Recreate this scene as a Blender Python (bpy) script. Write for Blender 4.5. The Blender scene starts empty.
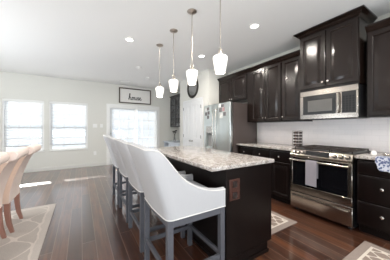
import bpy, bmesh, math, random
from mathutils import Vector, Matrix
random.seed(7)
C = bpy.context.scene.collection
S = bpy.context.scene
PI = math.pi

# ------------------------------------------------------------ camera
cd = bpy.data.cameras.new('camera'); cam = bpy.data.objects.new('camera', cd); C.objects.link(cam)
cam.location = (0, 0, 1.24)
cam.rotation_euler = (PI/2, 0, -math.atan(114/186))
cd.sensor_width = 36; cd.lens = 36*186/390; cd.shift_y = -2/390
cd.clip_start = .02; cd.clip_end = 200
S.camera = cam
# ------------------------------------------------------------ world, sun, exposure
W = bpy.data.worlds.new('sky'); S.world = W; W.use_nodes = True
bg = W.node_tree.nodes['Background']
bg.inputs[0].default_value = (.80, .90, 1.0, 1); bg.inputs[1].default_value = .85
_N, _L = W.node_tree.nodes, W.node_tree.links      # the sky is brighter and bluer on the sun's side (+Y)
_tc = _N.new('ShaderNodeTexCoord'); _sx = _N.new('ShaderNodeSeparateXYZ'); _mr = _N.new('ShaderNodeMapRange')
_mr.inputs['From Min'].default_value = .2; _mr.inputs['From Max'].default_value = .8
_mr.inputs['To Min'].default_value = .80; _mr.inputs['To Max'].default_value = 1.6
_L.new(_tc.outputs['Generated'], _sx.inputs[0]); _L.new(_sx.outputs['Y'], _mr.inputs['Value']); _L.new(_mr.outputs[0], bg.inputs[1])
sd = bpy.data.lights.new('sun', 'SUN'); sun = bpy.data.objects.new('sun', sd); C.objects.link(sun)
sd.energy = 18; sd.angle = math.radians(.6); sd.color = (1, .96, .9)
sun.rotation_euler = Vector((.25, -1, -.42)).to_track_quat('-Z', 'Y').to_euler()
# added area lights in the unseen wall openings, tilted up to brighten the ceiling
def ceiling_fill(loc, aim, sx, sy, power):
    l = bpy.data.lights.new('ceiling_fill', 'AREA'); o = bpy.data.objects.new('ceiling_fill', l); C.objects.link(o)
    l.shape = 'RECTANGLE'; l.size = sx; l.size_y = sy; l.energy = power; l.color = (.90, .96, 1)
    o.location = loc; o.rotation_euler = Vector(aim).to_track_quat('-Z', 'Y').to_euler()
ceiling_fill((-1.05, -2.35, .75), (.1, .7, 1), 3.6, 1.2, 170)
ceiling_fill((2.1, -2.35, .75), (0, .7, 1), 2.0, 1.2, 70)
ceiling_fill((-2.95, 3.9, .75), (.6, 0, 1), 1.0, 3.6, 130)
S.view_settings.view_transform = 'Standard'; S.view_settings.look = 'None'
S.view_settings.gamma = 1; S.view_settings.use_curve_mapping = False
S.view_settings.exposure = -0.32
S.cycles.max_bounces = 8
S.cycles.diffuse_bounces = 5
CAN_POWER = 24
PENDANT_POWER = 3.5

# ------------------------------------------------------------ materials
def nt(m): return m.node_tree.nodes, m.node_tree.links
def mat(name, col, rough=.5, metal=0, bump=0, bscale=40, var=0, coat=0, spec=.5):
    m = bpy.data.materials.new(name); m.use_nodes = True
    N, L = nt(m); b = N['Principled BSDF']
    b.inputs['Base Color'].default_value = (*col, 1); b.inputs['Roughness'].default_value = rough
    b.inputs['Metallic'].default_value = metal; b.inputs['Coat Weight'].default_value = coat
    b.inputs['Specular IOR Level'].default_value = spec
    tc = N.new('ShaderNodeTexCoord'); nz = N.new('ShaderNodeTexNoise'); nz.inputs['Scale'].default_value = bscale
    L.new(tc.outputs['Object'], nz.inputs['Vector'])
    if bump:
        bp = N.new('ShaderNodeBump'); bp.inputs['Strength'].default_value = bump; bp.inputs['Distance'].default_value = .003
        L.new(nz.outputs['Fac'], bp.inputs['Height']); L.new(bp.outputs['Normal'], b.inputs['Normal'])
    if var:
        r = N.new('ShaderNodeMapRange'); r.inputs['To Min'].default_value = 1-var; r.inputs['To Max'].default_value = 1+var
        L.new(nz.outputs['Fac'], r.inputs['Value'])
        mx = N.new('ShaderNodeVectorMath'); mx.operation = 'SCALE'; mx.inputs[0].default_value = col
        L.new(r.outputs[0], mx.inputs['Scale']); L.new(mx.outputs[0], b.inputs['Base Color'])
    return m
def srgb(r, g, b):
    f = lambda v: (v/255/12.92) if v/255 <= .04045 else ((v/255+.055)/1.055)**2.4
    return (f(r), f(g), f(b))
def emis(name, col, s):
    m = bpy.data.materials.new(name); m.use_nodes = True; N, L = nt(m); b = N['Principled BSDF']
    b.inputs['Base Color'].default_value = (*col, 1); b.inputs['Emission Color'].default_value = (*col, 1)
    b.inputs['Emission Strength'].default_value = s; b.inputs['Roughness'].default_value = .3
    return m

M = {}
M['wall'] = mat('greige_wall_paint', srgb(220, 219, 213), .85, bump=.05, bscale=200, var=.015)
M['ceiling'] = mat('ceiling_paint', srgb(236, 236, 235), .9, bump=.05, bscale=150, var=.01)
M['trim'] = mat('white_trim_paint', srgb(238, 238, 236), .4, var=.01)
M['baseboard'] = mat('baseboard_paint', srgb(214, 213, 208), .5, var=.01)
M['door_paint'] = mat('white_door_paint', srgb(228, 229, 230), .4, var=.01)
M['fabric'] = mat('white_linen', srgb(180, 180, 183), .95, bump=.35, bscale=320, var=.03)
M['piping'] = mat('pale_piping', srgb(215, 213, 210), .8, var=.04)
M['stool_wood'] = mat('weathered_grey_wood', srgb(82, 83, 90), .5, bump=.2, bscale=60, var=.12)
M['chair_fabric'] = mat('oatmeal_linen', srgb(238, 222, 214), .95, bump=.35, bscale=300, var=.03)
M['chair_side'] = mat('side_linen', srgb(222, 198, 182), .95, bump=.3, bscale=300, var=.05)  # darker tan than the main chair linen
M['chair_leg'] = mat('pinkish_brown_wood', srgb(158, 116, 102), .5, bump=.15, bscale=70, var=.12)
M['steel'] = mat('brushed_stainless_steel', srgb(172, 164, 156), .2, 1, bump=.02, bscale=90, var=.03)
M['fridge_steel'] = mat('fridge_stainless_steel', srgb(222, 228, 227), .3, 1, bump=.02, bscale=20, var=.03)
M['nickel'] = mat('brushed_nickel', srgb(205, 200, 195), .25, 1, var=.03)
M['chrome'] = mat('satin_nickel_rod', srgb(190, 182, 174), .3, 1, var=.03)
M['black_glass'] = mat('black_oven_glass', (.004, .004, .005), .06, var=.2, coat=0, spec=.2)
M['mw_glass'] = mat('grey_microwave_glass', (.02, .02, .021), .15, var=.1)
M['mw_inner'] = mat('microwave_mesh_screen', (.10, .096, .09), .3, var=.1)
M['black_iron'] = mat('cast_iron', srgb(50, 42, 38), .5, var=.2, bump=.2)
M['black_plastic'] = mat('black_plastic', (.012, .012, .013), .35, var=.2)
M['fridge_side'] = mat('fridge_dark_side', srgb(82, 72, 69), .45, bump=.1, bscale=250, var=.03)
M['white_ceramic'] = mat('white_ceramic', srgb(240, 238, 234), .2, var=.02)
M['frame_brown'] = mat('rustic_brown_frame', srgb(78, 66, 58), .6, bump=.3, bscale=40, var=.2)
M['sign_white'] = mat('sign_board_white', srgb(232, 230, 226), .7, var=.02)
M['sign_ink'] = mat('sign_black_lettering', (.02, .02, .022), .6, var=.05)
M['mirror_frame'] = mat('mirror_dark_metal', srgb(62, 58, 54), .4, .6, bump=.3, bscale=60, var=.15)
M['mirror'] = mat('mirror_silvering', (.5, .5, .5), .08, 1, var=.01)
M['bronze'] = mat('oil_rubbed_bronze_plate', srgb(70, 40, 32), .4, .3, var=.1)
M['bronze_dark'] = mat('dark_socket', srgb(34, 20, 16), .4, var=.1)
M['towel_grey'] = mat('pale_grey_terry', srgb(136, 131, 138), .95, bump=.5, bscale=400, var=.06)
M['plate_white'] = mat('switch_plate_white', srgb(240, 240, 238), .4, var=.01)
M['hutch_wood'] = mat('charcoal_hutch_wood', srgb(62, 60, 62), .4, var=.08)
M['hutch_back'] = mat('hutch_interior', srgb(96, 100, 108), .5, var=.08)
M['dark_plant'] = mat('dried_dark_flower', srgb(52, 46, 42), .8, var=.2)
M['desk'] = mat('pale_desk_paint', srgb(214, 220, 228), .4, var=.02)
M['desk_dark'] = mat('desk_recess_painted_shade', srgb(96, 104, 114), .6, var=.05)  # cubby back darkened in colour to stand for shade in the recess
M['recess'] = mat('dispenser_grey_plastic', srgb(150, 150, 150), .5, var=.03)
M['paper'] = mat('note_paper', srgb(224, 224, 222), .7, var=.05)
M['photo_print'] = mat('photo_print', srgb(110, 106, 108), .5, bscale=90, var=.6)
M['photo_pink'] = mat('pink_photo_print', srgb(196, 158, 160), .5, bscale=90, var=.3)
M['spice'] = mat('ground_spice', srgb(120, 84, 62), .7, bscale=60, var=.3)
M['jar_lid'] = mat('dark_jar_lid', srgb(70, 62, 60), .35, .5, var=.1)
M['lens'] = emis('recessed_lens', (1, .95, .88), 14)
M['shade'] = emis('opal_glass_shade', (1, .95, .89), .95)
M['bulb'] = emis('bulb', (1, .9, .75), 12)
M['display'] = mat('grey_display_glass', srgb(34, 34, 36), .5, var=.05, spec=.15)

def wood(name, c1, c2, rough, sp_=.5):
    m = mat(name, c1, rough, spec=sp_); N, L = nt(m); b = N['Principled BSDF']
    tc = N.new('ShaderNodeTexCoord'); mp = N.new('ShaderNodeMapping')
    mp.inputs['Scale'].default_value = (14, 14, 1.2)
    nz = N.new('ShaderNodeTexNoise'); nz.inputs['Scale'].default_value = 1.5; nz.inputs['Detail'].default_value = 5
    cr = N.new('ShaderNodeValToRGB'); cr.color_ramp.elements[0].position = .3; cr.color_ramp.elements[1].position = .75
    cr.color_ramp.elements[0].color = (*c1, 1); cr.color_ramp.elements[1].color = (*c2, 1)
    L.new(tc.outputs['Object'], mp.inputs[0]); L.new(mp.outputs[0], nz.inputs['Vector'])
    L.new(nz.outputs['Fac'], cr.inputs[0]); L.new(cr.outputs[0], b.inputs['Base Color'])
    return m
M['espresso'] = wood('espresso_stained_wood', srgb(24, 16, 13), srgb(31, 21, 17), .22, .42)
M['espresso_shaded'] = wood('shaded_espresso_wood', srgb(14, 8, 7), srgb(21, 13, 12), .3, .2)  # copy of the upper-cabinet stain with low-level shade put into its colour

def floor_mat():
    m = mat('dark_hardwood_planks', (.05, .02, .01), .2); N, L = nt(m); b = N['Principled BSDF']
    tc = N.new('ShaderNodeTexCoord'); mp = N.new('ShaderNodeMapping')
    mp.inputs['Rotation'].default_value = (0, 0, PI/2); mp.inputs['Location'].default_value = (0, -.011, 0)
    L.new(tc.outputs['Object'], mp.inputs[0])
    br = N.new('ShaderNodeTexBrick'); br.inputs['Scale'].default_value = 1; br.inputs['Brick Width'].default_value = 1.7
    br.inputs['Row Height'].default_value = .127; br.inputs['Mortar Size'].default_value = .0034; br.offset = .37; br.offset_frequency = 3
    br.inputs['Mortar Smooth'].default_value = .3; br.inputs['Bias'].default_value = 0
    br.inputs['Color1'].default_value = (0, 0, 0, 1); br.inputs['Color2'].default_value = (1, 1, 1, 1); br.inputs['Mortar'].default_value = (.5, .5, .5, 1)
    L.new(mp.outputs[0], br.inputs['Vector'])
    sp = N.new('ShaderNodeMapping'); sp.inputs['Scale'].default_value = (22, 1.6, 1)
    nz = N.new('ShaderNodeTexNoise'); nz.inputs['Scale'].default_value = 1.3; nz.inputs['Detail'].default_value = 6
    L.new(tc.outputs['Object'], sp.inputs[0]); L.new(sp.outputs[0], nz.inputs['Vector'])
    ad = N.new('ShaderNodeMath'); ad.operation = 'MULTIPLY_ADD'; ad.inputs[1].default_value = .28
    L.new(br.outputs['Color'], ad.inputs[0]); 
    ml = N.new('ShaderNodeMath'); ml.operation = 'MULTIPLY'; ml.inputs[1].default_value = .75
    L.new(nz.outputs['Fac'], ml.inputs[0]); L.new(ml.outputs[0], ad.inputs[2])
    cr = N.new('ShaderNodeValToRGB'); e = cr.color_ramp.elements
    e[0].position = .15; e[0].color = (*srgb(44, 24, 17), 1); e[1].position = .85; e[1].color = (*srgb(122, 76, 50), 1)
    k = e.new(.5); k.color = (*srgb(72, 42, 29), 1)
    L.new(ad.outputs[0], cr.inputs[0])
    mx = N.new('ShaderNodeMix'); mx.data_type = 'RGBA'; mx.inputs['B'].default_value = (*srgb(122, 94, 80), 1)  # pale joint tone: dust, plus bevel sheen put into the colour
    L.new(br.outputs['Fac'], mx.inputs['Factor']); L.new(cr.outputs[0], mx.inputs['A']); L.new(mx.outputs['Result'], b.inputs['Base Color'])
    bp = N.new('ShaderNodeBump'); bp.inputs['Strength'].default_value = .5; bp.inputs['Distance'].default_value = .004
    n2 = N.new('ShaderNodeTexNoise'); n2.inputs['Scale'].default_value = 9; L.new(tc.outputs['Object'], n2.inputs['Vector'])
    hh = N.new('ShaderNodeMath'); hh.operation = 'MULTIPLY_ADD'; hh.inputs[1].default_value = -1.2
    m3 = N.new('ShaderNodeMath'); m3.operation = 'MULTIPLY'; m3.inputs[1].default_value = .5
    L.new(n2.outputs['Fac'], m3.inputs[0])
    L.new(br.outputs['Fac'], hh.inputs[0]); L.new(m3.outputs[0], hh.inputs[2])
    L.new(hh.outputs[0], bp.inputs['Height']); L.new(bp.outputs['Normal'], b.inputs['Normal'])
    b.inputs['Roughness'].default_value = .3; b.inputs['Coat Weight'].default_value = 1; b.inputs['Coat Roughness'].default_value = .15; b.inputs['Coat IOR'].default_value = 1.75
    return m
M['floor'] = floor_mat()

def granite():
    m = mat('speckled_granite', (.6, .6, .6), .1); N, L = nt(m); b = N['Principled BSDF']
    tc = N.new('ShaderNodeTexCoord')
    v = N.new('ShaderNodeTexVoronoi'); v.inputs['Scale'].default_value = 210
    n = N.new('ShaderNodeTexNoise'); n.inputs['Scale'].default_value = 22; n.inputs['Detail'].default_value = 4
    L.new(tc.outputs['Object'], v.inputs['Vector']); L.new(tc.outputs['Object'], n.inputs['Vector'])
    sx = N.new('ShaderNodeSeparateColor'); L.new(v.outputs['Color'], sx.inputs[0])
    cr = N.new('ShaderNodeValToRGB'); cr.color_ramp.interpolation = 'CONSTANT'; e = cr.color_ramp.elements
    e[0].position = 0; e[0].color = (*srgb(96, 86, 82), 1); e[1].position = .12; e[1].color = (*srgb(168, 158, 152), 1)
    for p, c in ((.3, (196, 192, 188)), (.68, (216, 213, 210)), (.9, (160, 150, 144))):
        q = e.new(p); q.color = (*srgb(*c), 1)
    L.new(sx.outputs[0], cr.inputs[0])
    c2 = N.new('ShaderNodeValToRGB'); c2.color_ramp.elements[0].position = .35; c2.color_ramp.elements[1].position = .6
    c2.color_ramp.elements[0].color = (*srgb(206, 200, 196), 1); c2.color_ramp.elements[1].color = (1, 1, 1, 1)
    L.new(n.outputs['Fac'], c2.inputs[0])
    mx = N.new('ShaderNodeMix'); mx.data_type = 'RGBA'; mx.blend_type = 'MULTIPLY'; mx.inputs['Factor'].default_value = 1
    L.new(cr.outputs[0], mx.inputs['A']); L.new(c2.outputs[0], mx.inputs['B']); L.new(mx.outputs['Result'], b.inputs['Base Color'])
    return m
M['granite'] = granite()

def tile_mat():
    m = mat('white_subway_tile', (.8, .8, .8), .25); N, L = nt(m); b = N['Principled BSDF']
    tc = N.new('ShaderNodeTexCoord'); sp = N.new('ShaderNodeSeparateXYZ'); cb = N.new('ShaderNodeCombineXYZ')
    L.new(tc.outputs['Object'], sp.inputs[0]); L.new(sp.outputs['Y'], cb.inputs['X']); L.new(sp.outputs['Z'], cb.inputs['Y'])
    br = N.new('ShaderNodeTexBrick'); br.inputs['Scale'].default_value = 1; br.inputs['Brick Width'].default_value = .152
    br.inputs['Row Height'].default_value = .076; br.inputs['Mortar Size'].default_value = .0018
    br.inputs['Color1'].default_value = (*srgb(240, 234, 234), 1); br.inputs['Color2'].default_value = (*srgb(236, 231, 232), 1)
    br.inputs['Mortar'].default_value = (*srgb(228, 223, 223), 1)
    L.new(cb.outputs[0], br.inputs['Vector']); L.new(br.outputs['Color'], b.inputs['Base Color'])
    bp = N.new('ShaderNodeBump'); bp.invert = True; bp.inputs['Strength'].default_value = .3; bp.inputs['Distance'].default_value = .002
    L.new(br.outputs['Fac'], bp.inputs['Height']); L.new(bp.outputs['Normal'], b.inputs['Normal'])
    return m
M['tile'] = tile_mat()

def rug_mat(name, base, line, border, px, py, hx, hy, bw, width, wob=0):
    # trellis of pale lines on a darker pile, woven into the rug; local coordinates centred on the rug
    m = mat(name, base, .95); N, L = nt(m); b = N['Principled BSDF']
    tc = N.new('ShaderNodeTexCoord'); sp = N.new('ShaderNodeSeparateXYZ')
    if wob:
        nz0 = N.new('ShaderNodeTexNoise'); nz0.inputs['Scale'].default_value = 4
        vm = N.new('ShaderNodeVectorMath'); vm.operation = 'MULTIPLY_ADD'; vm.inputs[1].default_value = (wob, wob, 0)
        L.new(tc.outputs['Object'], nz0.inputs['Vector']); L.new(nz0.outputs['Color'], vm.inputs[0]); L.new(tc.outputs['Object'], vm.inputs[2])
        L.new(vm.outputs[0], sp.inputs[0])
    else:
        L.new(tc.outputs['Object'], sp.inputs[0])
    def mt(op, a, c=None, v=None):
        n = N.new('ShaderNodeMath'); n.operation = op
        L.new(a, n.inputs[0])
        if c is not None: L.new(c, n.inputs[1])
        if v is not None: n.inputs[1].default_value = v
        return n.outputs[0]
    X, Y = sp.outputs['X'], sp.outputs['Y']
    s = mt('ADD', mt('COSINE', mt('MULTIPLY', X, v=2*PI/px)), mt('COSINE', mt('MULTIPLY', Y, v=2*PI/py)))
    ln = mt('LESS_THAN', mt('ABSOLUTE', s), v=width)
    dx = mt('SUBTRACT', mt('ABSOLUTE', X), v=hx-bw); dy = mt('SUBTRACT', mt('ABSOLUTE', Y), v=hy-bw)
    d = mt('MAXIMUM', dx, dy)
    outside = mt('GREATER_THAN', d, v=0.0)
    bl = mt('LESS_THAN', mt('ABSOLUTE', d), v=.011)
    m1 = N.new('ShaderNodeMix'); m1.data_type = 'RGBA'; m1.inputs['A'].default_value = (*base, 1); m1.inputs['B'].default_value = (*line, 1)
    L.new(ln, m1.inputs['Factor'])
    m2 = N.new('ShaderNodeMix'); m2.data_type = 'RGBA'; m2.inputs['B'].default_value = (*border, 1)
    L.new(outside, m2.inputs['Factor']); L.new(m1.outputs['Result'], m2.inputs['A'])
    m3 = N.new('ShaderNodeMix'); m3.data_type = 'RGBA'; m3.inputs['B'].default_value = (*line, 1)
    L.new(bl, m3.inputs['Factor']); L.new(m2.outputs['Result'], m3.inputs['A'])
    nz = N.new('ShaderNodeTexNoise'); nz.inputs['Scale'].default_value = 140; L.new(tc.outputs['Object'], nz.inputs['Vector'])
    rr = N.new('ShaderNodeMapRange'); rr.inputs['To Min'].default_value = .8; rr.inputs['To Max'].default_value = 1.15
    L.new(nz.outputs['Fac'], rr.inputs['Value'])
    vs = N.new('ShaderNodeVectorMath'); vs.operation = 'SCALE'
    L.new(m3.outputs['Result'], vs.inputs[0]); L.new(rr.outputs[0], vs.inputs['Scale']); L.new(vs.outputs[0], b.inputs['Base Color'])
    bp = N.new('ShaderNodeBump'); bp.inputs['Strength'].default_value = .5; bp.inputs['Distance'].default_value = .004
    L.new(nz.outputs['Fac'], bp.inputs['Height']); L.new(bp.outputs['Normal'], b.inputs['Normal'])
    return m

def blue_cloth():
    m = mat('blue_and_white_print_cloth', (.8, .8, .8), .9); N, L = nt(m); b = N['Principled BSDF']
    tc = N.new('ShaderNodeTexCoord'); v = N.new('ShaderNodeTexVoronoi'); v.inputs['Scale'].default_value = 50
    cr = N.new('ShaderNodeValToRGB'); e = cr.color_ramp.elements
    e[0].position = .42; e[0].color = (*srgb(78, 88, 124), 1); e[1].position = .6; e[1].color = (*srgb(186, 190, 202), 1)
    L.new(tc.outputs['Object'], v.inputs['Vector']); L.new(v.outputs['Distance'], cr.inputs[0]); L.new(cr.outputs[0], b.inputs['Base Color'])
    return m
M['blue_cloth'] = blue_cloth()

def glass(name, gloss=.08, tint=(1, 1, 1)):
    m = bpy.data.materials.new(name); m.use_nodes = True; N, L = nt(m)
    N.remove(N['Principled BSDF']); o = [n for n in N if n.type == 'OUTPUT_MATERIAL'][0]
    t = N.new('ShaderNodeBsdfTransparent'); t.inputs[0].default_value = (*tint, 1)
    g = N.new('ShaderNodeBsdfGlossy'); g.inputs['Roughness'].default_value = .03
    x = N.new('ShaderNodeMixShader'); x.inputs[0].default_value = gloss
    L.new(t.outputs[0], x.inputs[1]); L.new(g.outputs[0], x.inputs[2]); L.new(x.outputs[0], o.inputs[0])
    return m
M['glass'] = glass('window_glass')
M['cab_glass'] = glass('cabinet_glass', .18, (.9, .92, .95))
M['jar_glass'] = glass('jar_glass', .15, (.9, .9, .9))
def blindm():
    m = bpy.data.materials.new('white_blind_slats'); m.use_nodes = True; N, L = nt(m)
    N.remove(N['Principled BSDF']); o = [n for n in N if n.type == 'OUTPUT_MATERIAL'][0]
    d = N.new('ShaderNodeBsdfDiffuse'); d.inputs[0].default_value = (.72, .74, .76, 1)
    t = N.new('ShaderNodeBsdfTranslucent'); t.inputs[0].default_value = (.8, .84, .9, 1)
    nz = N.new('ShaderNodeTexNoise'); nz.inputs['Scale'].default_value = 3
    r = N.new('ShaderNodeMapRange'); r.inputs['To Min'].default_value = .05; r.inputs['To Max'].default_value = .09
    L.new(nz.outputs['Fac'], r.inputs['Value'])
    x = N.new('ShaderNodeMixShader'); L.new(r.outputs[0], x.inputs[0])
    L.new(d.outputs[0], x.inputs[1]); L.new(t.outputs[0], x.inputs[2]); L.new(x.outputs[0], o.inputs[0])
    return m
M['blind'] = blindm()

# ------------------------------------------------------------ mesh helpers (all take world coordinates)
def BM(): return bmesh.new()
def box(bm, x0, x1, y0, y1, z0, z1, bev=0, seg=1):
    r = bmesh.ops.create_cube(bm, size=1)
    vs = r['verts']
    for v in vs:
        v.co = Vector(((x0+x1)/2+v.co.x*(x1-x0), (y0+y1)/2+v.co.y*(y1-y0), (z0+z1)/2+v.co.z*(z1-z0)))
    if bev:
        es = set(e for v in vs for e in v.link_edges)
        bmesh.ops.bevel(bm, geom=list(es), offset=bev, segments=seg, affect='EDGES', profile=.5)
    return bm
def grid(bm, rows, closed_u=False, closed_v=False, cap=False):
    V = [[bm.verts.new(p) for p in r] for r in rows]
    nu, nv = len(V), len(V[0])
    for i in range(nu if closed_u else nu-1):
        for j in range(nv if closed_v else nv-1):
            a, b, c, d = V[i][j], V[(i+1) % nu][j], V[(i+1) % nu][(j+1) % nv], V[i][(j+1) % nv]
            try: bm.faces.new((a, b, c, d))
            except ValueError: pass
    if cap:
        for r in (V[0], V[-1]):
            try: bm.faces.new(r)
            except ValueError: pass
    return V
def frame_of(d):
    d = Vector(d).normalized(); u = d.orthogonal().normalized(); return u, d.cross(u)
def lathe(bm, prof, c, axis=(0, 0, 1), seg=20, cap=True):
    a = Vector(axis).normalized(); u, v = frame_of(a); c = Vector(c)
    rows = [[c + a*h + (u*math.cos(2*PI*k/seg) + v*math.sin(2*PI*k/seg))*max(r, 1e-4) for k in range(seg)] for r, h in prof]
    grid(bm, rows, closed_v=True, cap=cap)
def tube(bm, pts, r, seg=8, cap=True):
    pts = [Vector(p) for p in pts]; rows = []; u = None
    for i, p in enumerate(pts):
        d = (pts[min(i+1, len(pts)-1)] - pts[max(i-1, 0)]).normalized()
        if u is None: u = d.orthogonal().normalized()
        else: u = (u - d*u.dot(d)).normalized()
        v = d.cross(u)
        rows.append([p + (u*math.cos(2*PI*k/seg) + v*math.sin(2*PI*k/seg))*r for k in range(seg)])
    grid(bm, rows, closed_v=True, cap=cap)
def bar(bm, p, q, w, t, up=(0, 0, 1)):
    p, q = Vector(p), Vector(q); d = (q-p).normalized(); s = d.cross(Vector(up))
    if s.length < 1e-3: s = Vector((1, 0, 0))
    s.normalize(); n = s.cross(d)
    rows = [[c + s*a*w/2 + n*b_*t/2 for a, b_ in ((-1, -1), (1, -1), (1, 1), (-1, 1))] for c in (p, q)]
    grid(bm, rows, closed_v=True, cap=True)
def prism(bm, poly, lo, hi, axis):
    # poly of 2D points in the plane normal to axis ('y' -> (x,z), 'x' -> (y,z), 'z' -> (x,y))
    f = {'y': lambda a, b, t: (a, t, b), 'x': lambda a, b, t: (t, a, b), 'z': lambda a, b, t: (a, b, t)}[axis]
    grid(bm, [[f(a, b, t) for a, b in poly] for t in (lo, hi)], closed_v=True, cap=True)
def finish(bm, name, m, smooth):
    bmesh.ops.recalc_face_normals(bm, faces=bm.faces)
    me = bpy.data.meshes.new(name); bm.to_mesh(me); bm.free()
    me.materials.append(M[m] if isinstance(m, str) else m)
    if smooth:
        for p in me.polygons: p.use_smooth = True
        if smooth != 'all':
            try: me.set_sharp_from_angle(angle=math.radians(40))
            except Exception: pass
    return me
ORG = {}
def thing(name, label, cat, loc, group=None):
    o = bpy.data.objects.new(name, None); C.objects.link(o); o.location = loc; o.empty_display_size = .1
    o['label'] = label; o['category'] = cat
    if group: o['group'] = group
    ORG[o.name] = Vector(loc); return o
def part(name, bm, m, parent, smooth=True, label=None):
    org = ORG[parent.name]
    bmesh.ops.translate(bm, verts=bm.verts, vec=-org)
    o = bpy.data.objects.new(name, finish(bm, name, m, smooth)); C.objects.link(o); o.parent = parent
    ORG[o.name] = org
    if label: o['label'] = label
    return o
def solo(name, bm, m, label, cat, group=None, smooth=True):
    vs = [v.co for v in bm.verts]
    org = Vector(((min(v.x for v in vs)+max(v.x for v in vs))/2, (min(v.y for v in vs)+max(v.y for v in vs))/2, min(v.z for v in vs)))
    bmesh.ops.translate(bm, verts=bm.verts, vec=-org)
    o = bpy.data.objects.new(name, finish(bm, name, m, smooth)); C.objects.link(o); o.location = org
    o['label'] = label; o['category'] = cat
    if group: o['group'] = group
    ORG[o.name] = org; return o
def struct(name, bm, m, parent=None, smooth=False, loc=(0, 0, 0)):
    bmesh.ops.translate(bm, verts=bm.verts, vec=-Vector(loc))
    o = bpy.data.objects.new(name, finish(bm, name, m, smooth)); C.objects.link(o); o.location = loc
    ORG[o.name] = Vector(loc)
    if parent: o.parent = parent; o.location = (0, 0, 0)
    else: o['kind'] = 'structure'
    return o
def spart(name, bm, m, parent, smooth=True):
    return part(name, bm, m, parent, smooth)
def dup(root, loc, label, group=None, rotz=0):
    r = root.copy(); C.objects.link(r); r.location = loc; r.rotation_euler = (0, 0, rotz); r['label'] = label
    if group: r['group'] = group
    for ch in list(root.children):
        c = ch.copy(); C.objects.link(c); c.parent = r
        for g in list(ch.children):
            d = g.copy(); C.objects.link(d); d.parent = c
    ORG[r.name] = Vector(loc)
    return r

# ------------------------------------------------------------ the shell
RX, FY, CZ = 3.42, 6.88, 2.74
LX, NY = -3.2, -2.6
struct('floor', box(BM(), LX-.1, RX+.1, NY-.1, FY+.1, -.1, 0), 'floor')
struct('ceiling', box(BM(), LX-.1, RX+.1, NY-.1, FY+.1, CZ, CZ+.1), 'ceiling')
struct('wall_right', box(BM(), RX, RX+.12, NY-.1, FY+.1, 0, CZ), 'wall')
# far wall with two window openings and a patio door opening
def wall_with_holes(axis, t0, t1, a0, a1, holes):
    bm = BM(); cuts = sorted(holes)
    def bx(p, q, z0, z1):
        if q-p < 1e-4 or z1-z0 < 1e-4: return
        if axis == 'y': box(bm, p, q, t0, t1, z0, z1)
        else: box(bm, t0, t1, p, q, z0, z1)
    cur = a0
    for h0, h1, z0, z1 in cuts:
        bx(cur, h0, 0, CZ); bx(h0, h1, 0, z0); bx(h0, h1, z1, CZ); cur = h1
    bx(cur, a1, 0, CZ); return bm
W1, W2, PD = (-1.79, -.91, .58, 2.03), (-.80, .19, .58, 2.03), (.79, 2.53, 0, 2.0)
struct('wall_far', wall_with_holes('y', FY, FY+.14, LX-.1, RX+.1, [W1, W2, PD]), 'wall')
struct('wall_left', wall_with_holes('x', LX-.12, LX, NY-.1, FY+.1, [(2.2, 5.6, .3, 2.3)]), 'wall')  # unseen opening added to let sky light into the room
struct('wall_near', wall_with_holes('y', NY-.12, NY, LX-.1, RX+.1, [(-2.9, .8, .05, 2.2), (1.1, 3.1, .05, 2.2)]), 'wall')  # two unseen openings added behind the camera to let light in
struct('wall_pantry', box(BM(), 2.755, 2.86, 3.84, 5.43, 0, CZ), 'wall')
struct('wall_pantry_near', box(BM(), 2.86, RX, 3.84, 3.94, 0, CZ), 'wall')
struct('wall_pantry_far', box(BM(), 2.86, RX, 5.33, 5.43, 0, CZ), 'wall')
def base_poly(d=1): return [(0, 0), (.014, 0), (.014, .08), (.008, .095), (.006, .105), (0, .105)]
b = BM()
for x0, x1 in ((LX, .72), (2.60, RX)): prism(b, [(FY-a, z) for a, z in base_poly()], x0, x1, 'x')
struct('baseboard_far', b, 'baseboard')
b = BM()
for y0, y1 in ((3.84, 4.05), (5.24, 5.44)): prism(b, [(2.755-a, z) for a, z in base_poly()], y0, y1, 'y')
struct('baseboard_pantry', b, 'trim')
b = BM(); prism(b, [(LX+a, z) for a, z in base_poly()], NY, FY, 'y'); struct('baseboard_left', b, 'trim')
struct('trim_1', box(BM(), RX-.008, RX-.0005, -.6, 2.85, .92, 1.40), 'tile')   # subway tile backsplash

def window(name, w):
    x0, x1, z0, z1 = w; y0 = FY
    bm = BM()
    for a in (box,):
        a(bm, x0+.001, x0+.035, y0+.02, y0+.13, z0, z1); a(bm, x1-.035, x1-.001, y0+.02, y0+.13, z0, z1)
        a(bm, x0+.001, x1-.001, y0+.02, y0+.13, z1-.035, z1); a(bm, x0+.001, x1-.001, y0+.02, y0+.13, z0, z0+.018)
    r = struct(name, bm, 'trim', loc=((x0+x1)/2, y0+.07, z0))
    zm = 1.235
    for (s0, s1, dy) in ((zm-.005, z1-.035, .085), (z0+.018, zm+.035, .062)):
        bm = BM(); ya, yb = y0+dy, y0+dy+.022
        box(bm, x0+.035, x0+.075, ya, yb, s0, s1); box(bm, x1-.075, x1-.035, ya, yb, s0, s1)
        box(bm, x0+.075, x1-.075, ya, yb, s1-.04, s1); box(bm, x0+.075, x1-.075, ya, yb, s0, s0+.028)
        for k in (1, 2):
            xx = x0+.075+(x1-x0-.15)*k/3; box(bm, xx-.009, xx+.009, ya+.006, yb-.006, s0+.04, s1-.04)
        zz = (s0+s1)/2; box(bm, x0+.075, x1-.075, ya+.0055, yb-.0055, zz-.009, zz+.009)
        s = spart('sash', bm, 'trim', r)
        spart('pane', box(BM(), x0+.07, x1-.07, ya+.009, ya+.013, s0+.035, s1-.035), 'glass', s)
    bm = BM(); box(bm, x0-.02, x1+.02, y0-.03, y0+.03, z0-.022, z0-.001, .004)
    spart('window_sill', bm, 'trim', r)
    return r
window('window_1', W1); window('window_2', W2)

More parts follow.
